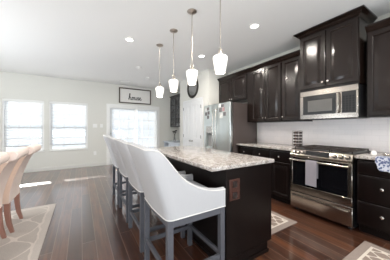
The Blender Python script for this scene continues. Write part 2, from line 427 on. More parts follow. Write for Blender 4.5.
def blind(x0, x1, zb, zt, y, label, group, pitch=.043, sw=.05, tilt=32):
    root = thing('window_blind', label, 'window blind', ((x0+x1)/2, y, zb), group)
    part('headrail', box(BM(), x0, x1, y-.03, y+.03, zt-.055, zt, .003), 'trim', root)
    bm = BM(); z = zt-.075; c, s_ = math.cos(math.radians(tilt)), math.sin(math.radians(tilt))
    while z > zb+.03:
        P = []
        for k, t in enumerate((-.5, -.17, .17, .5)):
            camber = .003*(1-(2*t)**2)
            P.append((y - (-t)*sw*c*-1*-1 if False else y + t*sw*c, z - t*sw*s_ + camber))
        grid(bm, [[(xx, a, b_) for a, b_ in P] + [(xx, a, b_-.0022) for a, b_ in reversed(P)] for xx in (x0+.006, x1-.006)], closed_v=True, cap=True)
        z -= pitch
    part('slats', bm, 'blind', root, smooth=False)
    part('bottom_rail', box(BM(), x0, x1, y-.02, y+.02, zb, zb+.02, .003), 'trim', root)
    bm = BM()
    for k in (.15, .5, .85):
        xx = x0+(x1-x0)*k; box(bm, xx-.004, xx+.004, y-.0275, y-.0265, zb+.02, zt-.05)
    part('ladder_tape', bm, 'trim', root, smooth=False)
    return root
blind(W1[0]+.005, W1[1]-.005, .71, 2.02, FY-.005+.04, 'white slatted blind lowered over the left window', None)
blind(W2[0]+.005, W2[1]-.005, .71, 2.02, FY-.005+.04, 'white slatted blind lowered over the window beside the light switches', None)

# patio door (sliding, two panels with grids), casing
x0, x1, z1 = PD[0], PD[1], PD[3]
bm = BM()
box(bm, x0-.06, x0+.03, FY-.02, FY+.12, .0, z1+.06); box(bm, x1-.03, x1+.06, FY-.02, FY+.12, 0, z1+.06)
box(bm, x0+.03, x1-.03, FY-.02, FY+.12, z1-.03, z1+.06); box(bm, x0+.03, x1-.03, FY+.0, FY+.12, 0, .03)
pd = struct('door_1', bm, 'trim', loc=((x0+x1)/2, FY, 0))
xm = (x0+x1)/2+.03
for i, (a, b_, dy) in enumerate(((x0+.03, xm+.045, .03), (xm-.045, x1-.03, .065))):
    bm = BM(); ya, yb = FY+dy, FY+dy+.03
    box(bm, a, a+.085, ya, yb, .03, z1-.03); box(bm, b_-.085, b_, ya, yb, .03, z1-.03)
    box(bm, a+.085, b_-.085, ya, yb, z1-.12, z1-.03); box(bm, a+.085, b_-.085, ya, yb, .03, .2)
    for k in (1, 2): xx = a+.085+(b_-a-.17)*k/3; box(bm, xx-.01, xx+.01, ya+.008, yb-.008, .2, z1-.12)
    for k in range(1, 5): zz = .2+(z1-.32)*k/5; box(bm, a+.085, b_-.085, ya+.007, yb-.007, zz-.01, zz+.01)
    p = spart('door_panel', bm, 'trim', pd)
    spart('pane', box(BM(), a+.08, b_-.08, ya+.013, ya+.017, .19, z1-.11), 'glass', p)
    if i == 0:
        bm = BM(); tube(bm, [(a+.045, ya, 1.06), (a+.045, ya-.045, 1.05), (a+.045, ya-.05, .98), (a+.045, ya-.045, .9), (a+.045, ya, .89)], .011)
        spart('door_handle', bm, 'black_plastic', p)
blind(x0+.035, xm-.02, .05, 1.97, FY-.055, 'white blind on the left panel of the patio door', None)
blind(xm+.06, x1-.035, .05, 1.97, FY-.055, 'white blind on the right panel of the patio door', None)

# ------------------------------------------------------------ panelled fronts that face -X
def panel_front(bm, xf, y0, y1, z0, z1, fw=.06, raise_=True, ch=.036):
    box(bm, xf+.0145, xf+.020, y0+.001, y1-.001, z0+.001, z1-.001)
    def mitred(o_, i_, xo, xi):   # rectangular ring from rect o_ at depth xo to rect i_ at depth xi
        R = lambda q, x: [(x, q[0], q[2]), (x, q[1], q[2]), (x, q[1], q[3]), (x, q[0], q[3])]
        grid(bm, [R(o_, xo), R(i_, xi)], closed_v=True)
    def ins(d): return (y0+d, y1-d, z0+d, z1-d)
    mitred(ins(0), ins(0), xf+.02, xf+.004); mitred(ins(0), ins(.005), xf+.004, xf)
    mitred(ins(.005), ins(fw-.014), xf, xf); mitred(ins(fw-.014), ins(fw-.004), xf, xf+.006); mitred(ins(fw-.004), ins(fw), xf+.006, xf+.014)
    if raise_ and (y1-y0) > 2*fw+2.4*ch and (z1-z0) > 2*fw+2.4*ch:
        mitred(ins(fw), ins(fw+.006), xf+.014, xf+.014); mitred(ins(fw+.006), ins(fw+.006+ch), xf+.014, xf+.001)
        q = ins(fw+.006+ch)
    else:
        q = ins(fw)
        vs = [bm.verts.new((xf+.014, a, c_)) for a, c_ in ((q[0], q[2]), (q[1], q[2]), (q[1], q[3]), (q[0], q[3]))]; bm.faces.new(vs); return bm
    vs = [bm.verts.new((xf+.001, a, c_)) for a, c_ in ((q[0], q[2]), (q[1], q[2]), (q[1], q[3]), (q[0], q[3]))]; bm.faces.new(vs)
    return bm
def slab_front(bm, xf, y0, y1, z0, z1):
    def R(d, x): return [(x, y0+d, z0+d), (x, y1-d, z0+d), (x, y1-d, z1-d), (x, y0+d, z1-d)]
    rows = [R(0, xf+.02), R(0, xf+.008), R(.004, xf+.004), R(.016, xf+.001), R(.02, xf)]
    grid(bm, rows, closed_v=True, cap=True)
def knob(parent, x, y, z, r=.015):
    bm = BM(); lathe(bm, [(.006, 0), (.005, .010), (r*.7, .013), (r, .018), (r*.95, .024), (r*.5, .028), (0, .029)], (x, y, z), (-1, 0, 0), 14)
    return part('knob', bm, 'nickel', parent, label='round brushed nickel knob')
def crown(bm, xf, y0, y1, zb, zt, dep, wallx=RX, ends=(True, True)):
    # sloped crown moulding wrapped round the top of a cabinet: front run and returned ends
    prof = [(0, zb), (0, zb+.015), (-dep*.25, zb+.03), (-dep*.8, zt-.025), (-dep, zt-.018), (-dep, zt), (.03, zt), (.03, zb)]
    e0 = [min(0, p[0]) if ends[0] else 0 for p in prof]; e1 = [min(0, p[0]) if ends[1] else 0 for p in prof]
    rows = []
    if ends[0]: rows.append([(wallx-.012, y0+p[0], p[1]) for p in prof])
    rows.append([(xf+p[0], y0+(p[0] if ends[0] else 0), p[1]) for p in prof])
    rows.append([(xf+p[0], y1-(p[0] if ends[1] else 0), p[1]) for p in prof])
    if ends[1]: rows.append([(wallx-.012, y1-p[0], p[1]) for p in prof])
    grid(bm, rows, closed_v=True, cap=True)

def upper(y0, y1, z0, z1, xf, ndoors, label, m='espresso', kz=.07, ctop=None, cdep=.06, ends=(False, False), knob_side=None, last=.0):
    xb = RX-.010
    t = thing('upper_cabinet', label, 'cabinet', ((xf+xb)/2, (y0+y1)/2, z0), None)
    bm = BM(); box(bm, xf+.02, xb, y0+.001, y1-.001, z0, z1, .002)
    box(bm, xf+.028, xb-.0, y0+.002, y1-.002, z0-.012, z0-.0005)
    part('body', bm, m, t)
    g = .012; w = (y1-y0-g*(ndoors+1))/ndoors
    for i in range(ndoors):
        a = y0+g+i*(w+g); bm = BM(); panel_front(bm, xf, a, a+w, z0+.012, z1-.012-last)
        d = part('door', bm, m, t)
        if ndoors == 2: ky = a+w-.028 if i == 0 else a+.028
        else: ky = a+w-.028 if knob_side == 'far' else a+.028
        knob(d, xf, ky, z0+kz)
    if ctop:
        bm = BM(); crown(bm, xf+.014, y0+.0005, y1-.0005, z1-.015, ctop, cdep, ends=ends); part('crown_moulding', bm, m, t)
    return t
UX = 3.07
upper(1.675, 2.045, 1.365, 2.44, UX, 1, 'narrow single-door dark brown upper cabinet just left of the microwave', knob_side='far', ctop=2.515, ends=(False, False))
upper(2.048, 2.74, 1.365, 2.44, UX, 2, 'two-door dark brown upper cabinet between the narrow one and the refrigerator', ctop=2.515)
upper(2.86, 3.825, 1.875, 2.44, UX, 2, 'short two-door dark brown cabinet above the refrigerator', kz=.05, ctop=2.515)
# stile strip between the long uppers and the short cabinet
t = thing('filler_strip', 'dark brown vertical filler beside the short cabinet over the refrigerator', 'cabinet filler', (3.2, 2.80, 1.365))
part('stile', box(BM(), UX+.02, RX-.01, 2.7415, 2.858, 1.365, 2.44), 'espresso', t)
bm = BM(); crown(bm, UX+.014, 2.742, 2.8575, 2.425, 2.515, .06, ends=(False, False)); part('crown_moulding', bm, 'espresso', t)
upper(.915, 1.662, 1.825, 2.655, 2.97, 2, 'tall deep two-door dark cabinet above the microwave, reaching the ceiling', kz=.075, ctop=2.735, cdep=.065, ends=(True, True))
upper(.43, .875, 1.385, 2.44, UX, 1, 'dark brown upper cabinet right of the microwave at the picture edge', knob_side='near', ctop=2.515)
upper(-.3, .428, 1.385, 2.44, UX, 2, 'two-door dark upper cabinet nearest the camera, beyond the right picture edge', ctop=2.515)
# ---- base cabinets
def base(y0, y1, kind, label, xf=2.79, m='espresso_shaded', knob_side='near'):
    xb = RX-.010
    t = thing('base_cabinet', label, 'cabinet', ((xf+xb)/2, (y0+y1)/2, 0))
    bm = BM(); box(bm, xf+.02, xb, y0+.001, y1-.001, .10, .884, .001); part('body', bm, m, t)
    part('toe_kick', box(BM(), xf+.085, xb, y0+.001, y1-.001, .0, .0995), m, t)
    g = .012
    if kind == 'drawers':
        for z0, z1 in ((.715, .855), (.405, .69), (.115, .38)):
            bm = BM(); slab_front(bm, xf, y0+g, y1-g, z0, z1)
            d = part('drawer', bm, m, t); knob(d, xf, (y0+y1)/2, (z0+z1)/2+.02, .017)
    else:
        n = kind; w = (y1-y0-g*(n+1))/n
        for i in range(n):
            a = y0+g+i*(w+g)
            bm = BM(); slab_front(bm, xf, a, a+w, .705, .855)
            d = part('drawer', bm, m, t); knob(d, xf, a+w/2, .765)
            bm = BM(); panel_front(bm, xf, a, a+w, .115, .672, .055)
            d = part('door', bm, m, t)
            ky = (a+w-.028 if i == 0 else a+.028) if n == 2 else a+w-.028
            knob(d, xf, ky, .62)
    return t
base(1.70, 2.075, 1, 'dark base cabinet with one drawer and one door, left of the range')
base(2.078, 2.845, 2, 'dark two-drawer base cabinet between the refrigerator and the single-door cabinet')
base(.43, .885, 'drawers', 'black-brown three-drawer base cabinet right of the range')
base(-.3, .428, 2, 'dark base cabinet nearest the camera, beyond the right picture edge')
# ---- worktops
solo('countertop', box(BM(), 2.755, RX-.010, 1.678, 2.848, .885, .920, .005, 2), 'granite', 'speckled granite worktop between the refrigerator and the range', 'countertop')
solo('countertop', box(BM(), 2.755, RX-.010, -.3, .892, .885, .920, .005, 2), 'granite', 'speckled granite worktop right of the range', 'countertop')

# ------------------------------------------------------------ microwave
ya, yb = .925, 1.655
t = thing('microwave', 'stainless steel over-the-range microwave with dark window and black keypad', 'microwave', (3.2, 1.29, 1.37))
part('body', box(BM(), 3.015, RX-.012, ya, yb, 1.375, 1.808, .003), 'black_plastic', t)
XM = 2.985
bm = BM()
box(bm, XM, XM+.028, ya, yb, 1.725, 1.806, .004); box(bm, XM, XM+.028, ya, yb, 1.376, 1.445, .004)
box(bm, XM, XM+.028, yb-.045, yb, 1.4455, 1.7245, .001); box(bm, XM, XM+.028, 1.10, 1.165, 1.4455, 1.7245, .001); box(bm, XM, XM+.028, ya, ya+.022, 1.4455, 1.7245, .001)
fr = part('front_frame', bm, 'steel', t)
wd = part('door_window', box(BM(), XM+.004, XM+.026, 1.166, yb-.046, 1.446, 1.724), 'mw_glass', t)
part('screen', box(BM(), XM+.002, XM+.0038, 1.215, yb-.115, 1.485, 1.655, .0), 'mw_inner', wd, label='paler mesh screen inside the door window')
bm = BM(); tube(bm, [(XM, 1.132, 1.72), (XM-.032, 1.132, 1.71), (XM-.035, 1.132, 1.58), (XM-.032, 1.132, 1.46), (XM, 1.132, 1.45)], .011, 10)
part('handle', bm, 'steel', t)
kp = part('control_panel', box(BM(), XM+.002, XM+.026, ya+.0225, 1.0995, 1.446, 1.724), 'black_plastic', t)
bm = BM()
for r in range(7):
    for c_ in range(4): 
        y = ya+.036+c_*.035; z = 1.462+r*.031; box(bm, XM-.0005, XM+.0015, y, y+.022, z, z+.018)
part('buttons', bm, 'display', kp, smooth=False, label='grey keypad buttons')
bm = BM()
for k in range(14): box(bm, XM+.03+k*.02, XM+.04+k*.02, ya+.04, yb-.04, 1.370, 1.3745)
part('vent_grille', bm, 'black_plastic', t, smooth=False)

# ------------------------------------------------------------ range
ya, yb = .905, 1.668
XR = 2.735
t = thing('range', 'stainless steel gas range with black oven window and front knobs', 'stove', (3.08, 1.286, 0))
part('body', box(BM(), 2.80, RX-.012, ya+.003, yb-.003, .03, .900), 'black_plastic', t)
for x in (2.84, 3.34):
    for y in (ya+.05, yb-.05): bm = BM(); lathe(bm, [(.02, 0), (.02, .03)], (x, y, 0), seg=10); part('foot', bm, 'black_plastic', t)
bm = BM(); prism(bm, [(XR+.01, .815), (XR+.075, .815), (XR+.075, .925), (XR+.05, .925), (XR+.035, .918), (XR+.0, .845)], ya, yb, 'y')
cp = part('control_panel', bm, 'steel', t)
nrm = Vector((-.073, 0, .035)).normalized()
def onpanel(h): return Vector((XR+.0+.035*h, 0, .845+.073*h))
p0 = onpanel(.08); p1 = onpanel(.92)
bm = BM(); q = nrm*.003
rows = [[(p.x+n.x, y, p.z+n.z) for p, n in ((p0, q*-1), (p0, q), (p1, q), (p1, q*-1))] for y in (1.148, 1.452)]
grid(bm, rows, closed_v=True, cap=True); part('display', bm, 'display', cp, label='dark grey touch display')
bm = BM(); pc = onpanel(.66)+nrm*.0036
for k in range(4): yy = 1.33-k*.022; box(bm, pc.x-.002, pc.x+.001, yy, yy+.014, pc.z-.004, pc.z+.008)
part('clock_digits', bm, 'nickel', cp, smooth=False, label='pale clock digits')
for y in (1.605, 1.547, 1.484, 1.09, 1.02, .95):
    bm = BM(); c_ = onpanel(.45); lathe(bm, [(.021, .0045), (.019, .012), (.018, .034), (.014, .038), (0, .038)], (c_.x, y, c_.z), tuple(nrm), 18)
    kn = part('knob', bm, 'steel', t, label='round stainless burner knob')
    bm = BM(); lathe(bm, [(.028, 0), (.028, .004), (.001, .0042)], (c_.x, y, c_.z), tuple(nrm), 18); part('skirt', bm, 'black_plastic', kn)
# cooktop + grates
ct = part('cooktop', box(BM(), XR+.076, RX-.03, ya+.002, yb-.002, .9005, .926, .004), 'black_plastic', t)
for i in range(3):
    g0 = ya+.02+i*.243; g1 = g0+.236; bm = BM()
    xs0, xs1 = XR+.085, RX-.06; zt = .957
    for y in (g0+.008, g1-.008): box(bm, xs0, xs1, y-.007, y+.007, zt-.012, zt, .002)
    for x in (xs0+.007, (xs0+xs1)/2, xs1-.007): box(bm, x-.007, x+.007, g0+.016, g1-.016, zt-.0125, zt-.0005)
    for x in ((xs0*3+xs1)/4, (xs0+xs1*3)/4):
        box(bm, x-.005, x+.005, g0+.016, g1-.016, zt-.011, zt-.002); 
    box(bm, xs0+.015, xs1-.015, (g0+g1)/2-.005, (g0+g1)/2+.005, zt-.011, zt-.001)
    for x in (xs0+.007, xs1-.007):
        for y in (g0+.008, g1-.008): box(bm, x-.006, x+.006, y-.006, y+.006, .9265, zt-.012)
    part('grate', bm, 'black_iron', t, smooth=False)
for x, y in ((2.94, 1.05), (3.22, 1.05), (3.08, 1.287), (2.94, 1.52), (3.22, 1.52)):
    bm = BM(); lathe(bm, [(.045, 0), (.045, .008), (.034, .010), (.034, .016), (0, .017)], (x, y, .9262), seg=18)
    part('burner', bm, 'black_iron', t)
# oven door
bm = BM()
box(bm, XR, XR+.06, ya, ya+.045, .40, .80, .003); box(bm, XR, XR+.06, yb-.035, yb, .40, .80, .003)
box(bm, XR, XR+.06, ya, yb, .30, .3995, .003); box(bm, XR, XR+.06, ya, yb, .8005, .812, .003)
od = part('oven_door', bm, 'steel', t)
part('oven_window', box(BM(), XR+.003, XR+.055, ya+.0455, yb-.0355, .3998, .8), 'black_glass', od, label='black glass window')
bm = BM(); lathe(bm, [(.011, 0), (.012, .003), (0, .0032)], (XR, 1.285, .352), (-1, 0, 0), 18); part('badge', bm, 'nickel', od, label='small round silver maker badge')
bm = BM()
tube(bm, [(XR-.048, ya+.02, .775), (XR-.048, yb-.02, .775)], .0135, 12)
for y in (ya+.06, yb-.06): tube(bm, [(XR+.001, y, .775), (XR-.045, y, .775)], .009, 8)
part('handle', bm, 'steel', od)
bm = BM(); box(bm, XR+.005, XR+.06, ya, yb, .055, .288, .004)
dr = part('warming_drawer', bm, 'steel', t)
bm = BM(); box(bm, XR-.028, XR+.004, ya+.03, yb-.03, .225, .250, .008, 2)
part('handle', bm, 'steel', dr)
# towel over the oven handle
bm = BM(); xh, zh = XR-.048, .775; rows = []
prof = [(xh+.0215, .56), (xh+.0215, .70), (xh+.0205, zh)] + [(xh+.0215*math.cos(a), zh+.0215*math.sin(a)) for a in (PI*.25, PI*.5, PI*.75)] + [(xh-.0215, zh), (xh-.023, .70), (xh-.025, .60), (xh-.026, .52), (xh-.027, .453)]
def towel(bm, prof, y0, y1, th=.004, n=14, amp=.003):
    P = []
    for i in range(n+1):
        y = y0+(y1-y0)*i/n
        P.append([(x-(amp*math.sin(i*1.1)*(k/len(prof))**2 if k > 5 else 0), y, z) for k, (x, z) in enumerate(prof)])
    return P
rows = towel(bm, prof, 1.262, 1.405)
V = grid(bm, rows)
bmesh.ops.recalc_face_normals(bm, faces=bm.faces)
bmesh.ops.solidify(bm, geom=list(bm.faces), thickness=.004)
solo('dish_towel', bm, 'towel_grey', 'pale grey dish towel folded over the oven door handle', 'towel')

# ------------------------------------------------------------ refrigerator
ya, yb = 2.868, 3.822
XF = 2.60
t = thing('refrigerator', 'stainless steel french-door refrigerator with dark side panel', 'refrigerator', (3.0, 3.345, 0))
part('body', box(BM(), XF+.082, RX-.012, ya, yb, .03, 1.775, .003), 'fridge_side', t, label='dark grey-brown body side')
for x in (XF+.12, RX-.08):
    for y in (ya+.06, yb-.06): bm = BM(); lathe(bm, [(.025, 0), (.025, .03)], (x, y, 0), seg=10); part('foot', bm, 'black_plastic', t)
ym = (ya+yb)/2
for k, (a, b_) in enumerate(((ya, ym-.003), (ym+.003, yb))):
    bm = BM()
    if k == 0: box(bm, XF, XF+.075, a, b_, .72, 1.785, .012, 3)
    else:
        d0, d1, e0, e1 = 3.50, 3.72, .80, 1.12
        box(bm, XF, XF+.075, a, d0, .72, 1.785, .008, 2); box(bm, XF, XF+.075, d1, b_, .72, 1.785, .008, 2)
        box(bm, XF+.0, XF+.075, d0-.008, d1+.008, e1+.16, 1.785, .003); box(bm, XF, XF+.075, d0-.008, d1+.008, .72, e0, .003)
    d = part('door', bm, 'fridge_steel', t)
    if k == 1:
        bm = BM(); box(bm, XF+.06, XF+.074, d0-.001, d1+.001, e0-.002, e1+.002); part('dispenser_recess', bm, 'recess', d, label='grey water dispenser recess')
        bm = BM(); box(bm, XF-.002, XF+.07, d0-.001, d1+.001, e1+.001, e1+.159, .003); part('dispenser_panel', bm, 'nickel', d)
        bm = BM(); tube(bm, [(XF+.035, 3.61, 1.119), (XF+.035, 3.61, 1.07)], .009); part('spout', bm, 'black_plastic', d)
    yh = ym-.05 if k == 0 else ym+.05
    bm = BM(); pts = [(XF+.001, yh, 1.66)] + [(XF-.035-.025*math.sin(PI*j/8), yh, 1.65-.86*j/8) for j in range(9)] + [(XF+.001, yh, .78)]
    tube(bm, pts, .013, 10); part('handle', bm, 'nickel', d)
bm = BM(); box(bm, XF, XF+.075, ya, yb, .10, .712, .012, 3); d = part('freezer_drawer', bm, 'fridge_steel', t)
bm = BM(); tube(bm, [(XF+.001, ya+.1, .64), (XF-.05, ya+.11, .64), (XF-.055, ym, .64), (XF-.05, yb-.11, .64), (XF+.001, yb-.1, .64)], .013, 10); part('handle', bm, 'nickel', d)
# notes and photos held on the doors
def note(name, y, z, w, h, m, label, grp):
    bm = BM(); box(bm, XF-.004, XF-.0005, y, y+w, z, z+h); solo(name, bm, m, label, 'note', grp)
for (y, z, w, h, m) in ((3.06, 1.69, .09, .06, 'photo_print'), (3.17, 1.70, .07, .07, 'paper'), (3.04, 1.60, .07, .08, 'photo_pink'), (3.13, 1.59, .09, .09, 'photo_print'), (3.00, 1.50, .08, .08, 'photo_print'), (3.10, 1.47, .10, .09, 'paper')):
    lab = {'photo_print': 'small dark photo print stuck on the right refrigerator door', 'paper': 'small white note stuck on the right refrigerator door', 'photo_pink': 'pink photo print stuck on the right refrigerator door'}[m]
    note('paper_note' if m == 'paper' else 'photo_print', y, z, w, h, m, lab, {'photo_print': 'dark photos on the right refrigerator door', 'paper': 'white notes on the right refrigerator door', 'photo_pink': None}[m])
for (y, z, w, h, m) in ((3.60, 1.66, .09, .07, 'photo_print'), (3.70, 1.64, .07, .08, 'paper'), (3.58, 1.56, .08, .08, 'photo_print'), (3.68, 1.54, .08, .08, 'photo_print'), (3.60, 1.46, .08, .08, 'photo_print')):
    lab = 'small white note stuck on the left refrigerator door' if m == 'paper' else 'small dark photo print stuck on the left refrigerator door'
    note('paper_note' if m == 'paper' else 'photo_print', y, z, w, h, m, lab, None if m == 'paper' else 'dark photos on the left refrigerator door')

# ------------------------------------------------------------ pantry double door, mirror
XD = 2.755
bm = BM(); a, b_, zt = 4.08, 5.20, 2.06
box(bm, XD-.02, XD-.0005, a, a+.07, 0, zt, .004); box(bm, XD-.02, XD-.0005, b_-.07, b_, 0, zt, .004); box(bm, XD-.021, XD-.0005, a, b_, zt-.07, zt+.005, .004)
pdr = struct('door_2', bm, 'door_paint', loc=(XD, 4.64, 0), smooth=True)
ym = (a+b_)/2
for k, (p, q_) in enumerate(((a+.073, ym-.002), (ym+.002, b_-.073))):
    bm = BM(); box(bm, XD-.012, XD-.001, p, q_, .01, zt-.074)
    fw = .075; x_ = XD-.027
    mid = (p+q_)/2
    for y0_, y1_ in ((p, p+fw), (q_-fw, q_), (mid-.025, mid+.025)): box(bm, x_, XD-.0115, y0_, y1_, .01, zt-.074, .004)
    for z0_, z1_ in ((.01, .22), (.84, .96), (zt-.074-.12, zt-.074)): box(bm, x_+.0003, XD-.0115, p+.01, q_-.01, z0_, z1_, .004)
    leaf = spart('door_leaf', bm, 'door_paint', pdr)
    ky = q_-.045 if k == 0 else p+.045
    bm = BM(); lathe(bm, [(.024, 0), (.024, .004), (.009, .008), (.009, .03), (.024, .038), (.026, .05), (.018, .06), (0, .062)], (x_, ky, .875), (-1, 0, 0), 16)
    spart('knob', bm, 'nickel', leaf)
    for z in (.25, 1.0, 1.82):
        bm = BM(); hy = p-.002 if k == 0 else q_+.002
        tube(bm, [(XD-.03, hy, z-.045), (XD-.03, hy, z+.045)], .007); spart('hinge', bm, 'mirror_frame', leaf)
t = thing('mirror', 'round dark-framed mirror hanging above the white double door', 'mirror', (XD, 4.61, 2.10))
bm = BM(); seg = 48
rows = []
for k in range(seg):
    a_ = 2*PI*k/seg; cy, cz = math.cos(a_), math.sin(a_)
    rows.append([(XD-x_, 4.61+r_*cy, 2.405+r_*cz) for r_, x_ in ((.305, .001), (.305, .022), (.285, .034), (.25, .028), (.235, .015), (.235, .001))])
grid(bm, rows, closed_u=True, closed_v=True); part('frame', bm, 'mirror_frame', t)
bm = BM(); lathe(bm, [(.236, .002), (.236, .010)], (XD, 4.61, 2.405), (-1, 0, 0), 48); part('mirror_glass', bm, 'mirror', t, label='silvered glass')

# ------------------------------------------------------------ island
IX0, IX1, IY0, IY1 = .895, 1.69, 1.205, 2.93
t = thing('kitchen_island', 'black-brown kitchen island base under the granite top', 'kitchen island', (1.36, 2.07, 0))
bm = BM(); box(bm, 1.06, 1.665, IY0+.012, IY1-.02, .10, .884, .002); part('body', bm, 'espresso_shaded', t)
bm = BM(); box(bm, 1.06, 1.60, IY0+.012, IY1-.02, 0, .0995); part('toe_kick', bm, 'espresso_shaded', t)
bm = BM(); box(bm, 1.052, 1.61, IY0+.001, IY0+.0115, .0, .035, .003); box(bm, 1.049, 1.0595, IY0+.001, IY1-.02, .0, .035, .003)
part('shoe_moulding', bm, 'espresso_shaded', t)
yi = IY0+.04; n = 3; w = (IY1-IY0-.1)/n
for i in range(n):   # doors on the working side, facing the range
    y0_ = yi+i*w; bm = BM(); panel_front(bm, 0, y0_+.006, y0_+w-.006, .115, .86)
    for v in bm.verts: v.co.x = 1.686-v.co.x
    d = part('door', bm, 'espresso_shaded', t)
    bm = BM(); lathe(bm, [(.006, 0), (.005, .010), (.012, .013), (.015, .018), (.014, .024), (0, .029)], (1.686, y0_+(w-.04 if i % 2 == 0 else .04), .8), (1, 0, 0), 14)
    part('knob', bm, 'nickel', d)
bm = BM(); yo = IY0+.0115
box(bm, 1.092, 1.215, yo-.006, yo-.0005, .605, .79, .003)
op = part('outlet_plate', bm, 'bronze', t, label='reddish bronze outlet plate')
for z in (.648, .745): bm = BM(); box(bm, 1.128, 1.178, yo-.009, yo-.0062, z-.028, z+.028, .004); part('socket', bm, 'bronze_dark', op)
solo('countertop', box(BM(), IX0, IX1+.005, IY0-.005, IY1, .886, .922, .007, 3), 'granite', 'long speckled granite island top that the white stools line up along', 'countertop')

# ------------------------------------------------------------ counter stools
def catmull(P, n):
    out = []
    for i in range(len(P)-1):
        p0, p1, p2, p3 = P[max(i-1, 0)], P[i], P[i+1], P[min(i+2, len(P)-1)]
        for k in range(n):
            t_ = k/n
            out.append(tuple(.5*((2*b_)+(-a+c_)*t_+(2*a-5*b_+4*c_-d)*t_*t_+(-a+3*b_-3*c_+d)*t_**3) for a, b_, c_, d in zip(p0, p1, p2, p3)))
    out.append(P[-1]); return out
SY0, SY1, SX0, SX1 = 1.165, 1.725, .50, 1.00
def make_stool():
    yc = (SY0+SY1)/2
    t = thing('counter_stool', 'nearest white upholstered counter stool, its whole side and grey frame in view', 'bar stool', ((SX0+SX1)/2, yc, 0), 'white counter stools along the island')
    # half profile from the arm front round to the middle of the back: (x, |y|, ztop, lean)
    hw = (SY1-SY0)/2
    half = [(1.005, hw, .753, 0), (.93, hw, .755, 0), (.84, hw, .772, .02), (.76, hw, .800, .05), (.70, hw, .836, .12), (.655, hw, .876, .3), (.62, hw, .945, .55),
            (.598, hw, 1.02, .75), (.58, hw, 1.078, .88), (.56, hw, 1.100, .95), (.53, hw-.004, 1.108, 1.02), (.508, hw-.02, 1.108, 1.06), (.495, hw-.07, 1.118, 1.08), (.485, 0, 1.128, 1.1)]
    half = catmull(half, 3)
    full = [(x, -y, z, l) for x, y, z, l in half] + [(x, y, z, l) for x, y, z, l in reversed(half[:-1])]
    n = len(full); rows = []; pipe = []
    zb = .60; th = .05
    for i, (x, y, zt, ln) in enumerate(full):
        a = Vector(full[max(i-1, 0)][:2]); c_ = Vector(full[min(i+1, n-1)][:2]); d = (c_-a).normalized()
        inn = Vector((-d.y, d.x))         # towards the seat
        if inn.dot(Vector((.8, 0))-Vector((x, y))) < 0: inn = -inn
        def P(off, z):
            k = max(0, (z-zb)/.5); lean = ln*.15*k**1.15
            bul = .0
            return (x+inn.x*off-lean, yc+y+inn.y*off+bul, z)
        col = [P(0, zb+(zt-.02-zb)*k/8) for k in range(9)]
        col += [P(.006, zt-.008), P(.018, zt), P(th-.018, zt), P(th-.006, zt-.006)]
        col += [P(th, zt-.02-(zt-.02-zb-.01)*k/8) for k in range(9)]
        rows.append(col); pipe.append(P(.002, zt-.012))
    bm = BM(); grid(bm, rows, closed_v=True, cap=True)
    sh = part('upholstered_shell', bm, 'fabric', t)
    bm = BM(); tube(bm, pipe, .0045, 6); part('piping', bm, 'piping', sh)
    bm = BM(); pb = [(p[0][0]-.001, p[0][1], zb+.004) for p in rows]; tube(bm, pb, .0045, 6); part('piping', bm, 'piping', sh)
    bm = BM(); box(bm, SX0+.052, SX1, SY0+.052, SY1-.052, .601, .70, .025, 3); part('seat_cushion', bm, 'fabric', t)
    # frame
    L = .042
    bm = BM()
    box(bm, SX0+L, SX1-L, SY0+.004, SY0+.032, .552, .598); box(bm, SX0+L, SX1-L, SY1-.032, SY1-.004, .552, .598)
    box(bm, SX0+.004, SX0+.032, SY0+L, SY1-L, .552, .598); box(bm, SX1-.032, SX1-.004, SY0+L, SY1-L, .552, .598)
    part('apron', bm, 'stool_wood', t)
    for x in (SX0, SX1-L):
        for y in (SY0, SY1-L):
            bm = BM(); box(bm, x, x+L, y, y+L, .008, .598, .002)
            lg = part('leg', bm, 'stool_wood', t)
            bm = BM(); lathe(bm, [(.012, 0), (.014, .004), (.012, .0078)], (x+L/2, y+L/2, 0), seg=12); part('glide', bm, 'nickel', lg)
    for z, args in ((.20, (SX0+L, SX1-L, SY0+.009, SY0+.033)), (.20, (SX0+L, SX1-L, SY1-.033, SY1-.009)), (.21, (SX0+.009, SX0+.033, SY0+L, SY1-L)), (.21, (SX1-.033, SX1-.009, SY0+L, SY1-L))):
        bm = BM(); box(bm, *args, z-.018, z+.018, .002); part('stretcher', bm, 'stool_wood', t)
    return t
st = make_stool()
labs = ['second white counter stool from the front, half hidden by the nearest one', 'third white counter stool from the front, behind the second', 'farthest white counter stool, at the window end of the island']
for k, l in enumerate(labs):
    dup(st, (st.location.x, st.location.y+.675*(k+1), 0), l)

# ------------------------------------------------------------ pendants
def make_pendant(x, y, label):
    t = thing('pendant_light', label, 'pendant light', (x, y, CZ), 'pendants over the island')
    bm = BM(); lathe(bm, [(.062, 0), (.062, -.006), (.05, -.018), (.02, -.028), (.006, -.032)], (x, y, CZ-.0005)); part('canopy', bm, 'chrome', t)
    bm = BM(); tube(bm, [(x, y, CZ-.03), (x, y, 2.045)], .0055, 8); part('rod', bm, 'chrome', t)
    bm = BM(); lathe(bm, [(.006, 2.06), (.018, 2.05), (.022, 2.035), (.022, 1.99), (.034, 1.985), (.034, 1.978)], (x, y, 0)); part('socket', bm, 'chrome', t)
    bm = BM(); out = [(.030, 1.985), (.056, 1.980), (.072, 1.968), (.075, 1.950), (.070, 1.915), (.060, 1.86), (.050, 1.803)]
    prof = out + [(r-.004, z) for r, z in reversed(out)]
    lathe(bm, prof, (x, y, 0), seg=28, cap=False)
    part('lamp_shade', bm, 'shade', t, label='white opal glass tumbler shade')
    bm = BM(); lathe(bm, [(.006, 1.975), (.012, 1.96), (.022, 1.92), (.026, 1.89), (.018, 1.868), (.001, 1.862)], (x, y, 0)); part('bulb', bm, 'bulb', t)
    return t
pn = make_pendant(1.217, 1.49, 'pendant light nearest the camera, its canopy above the picture')
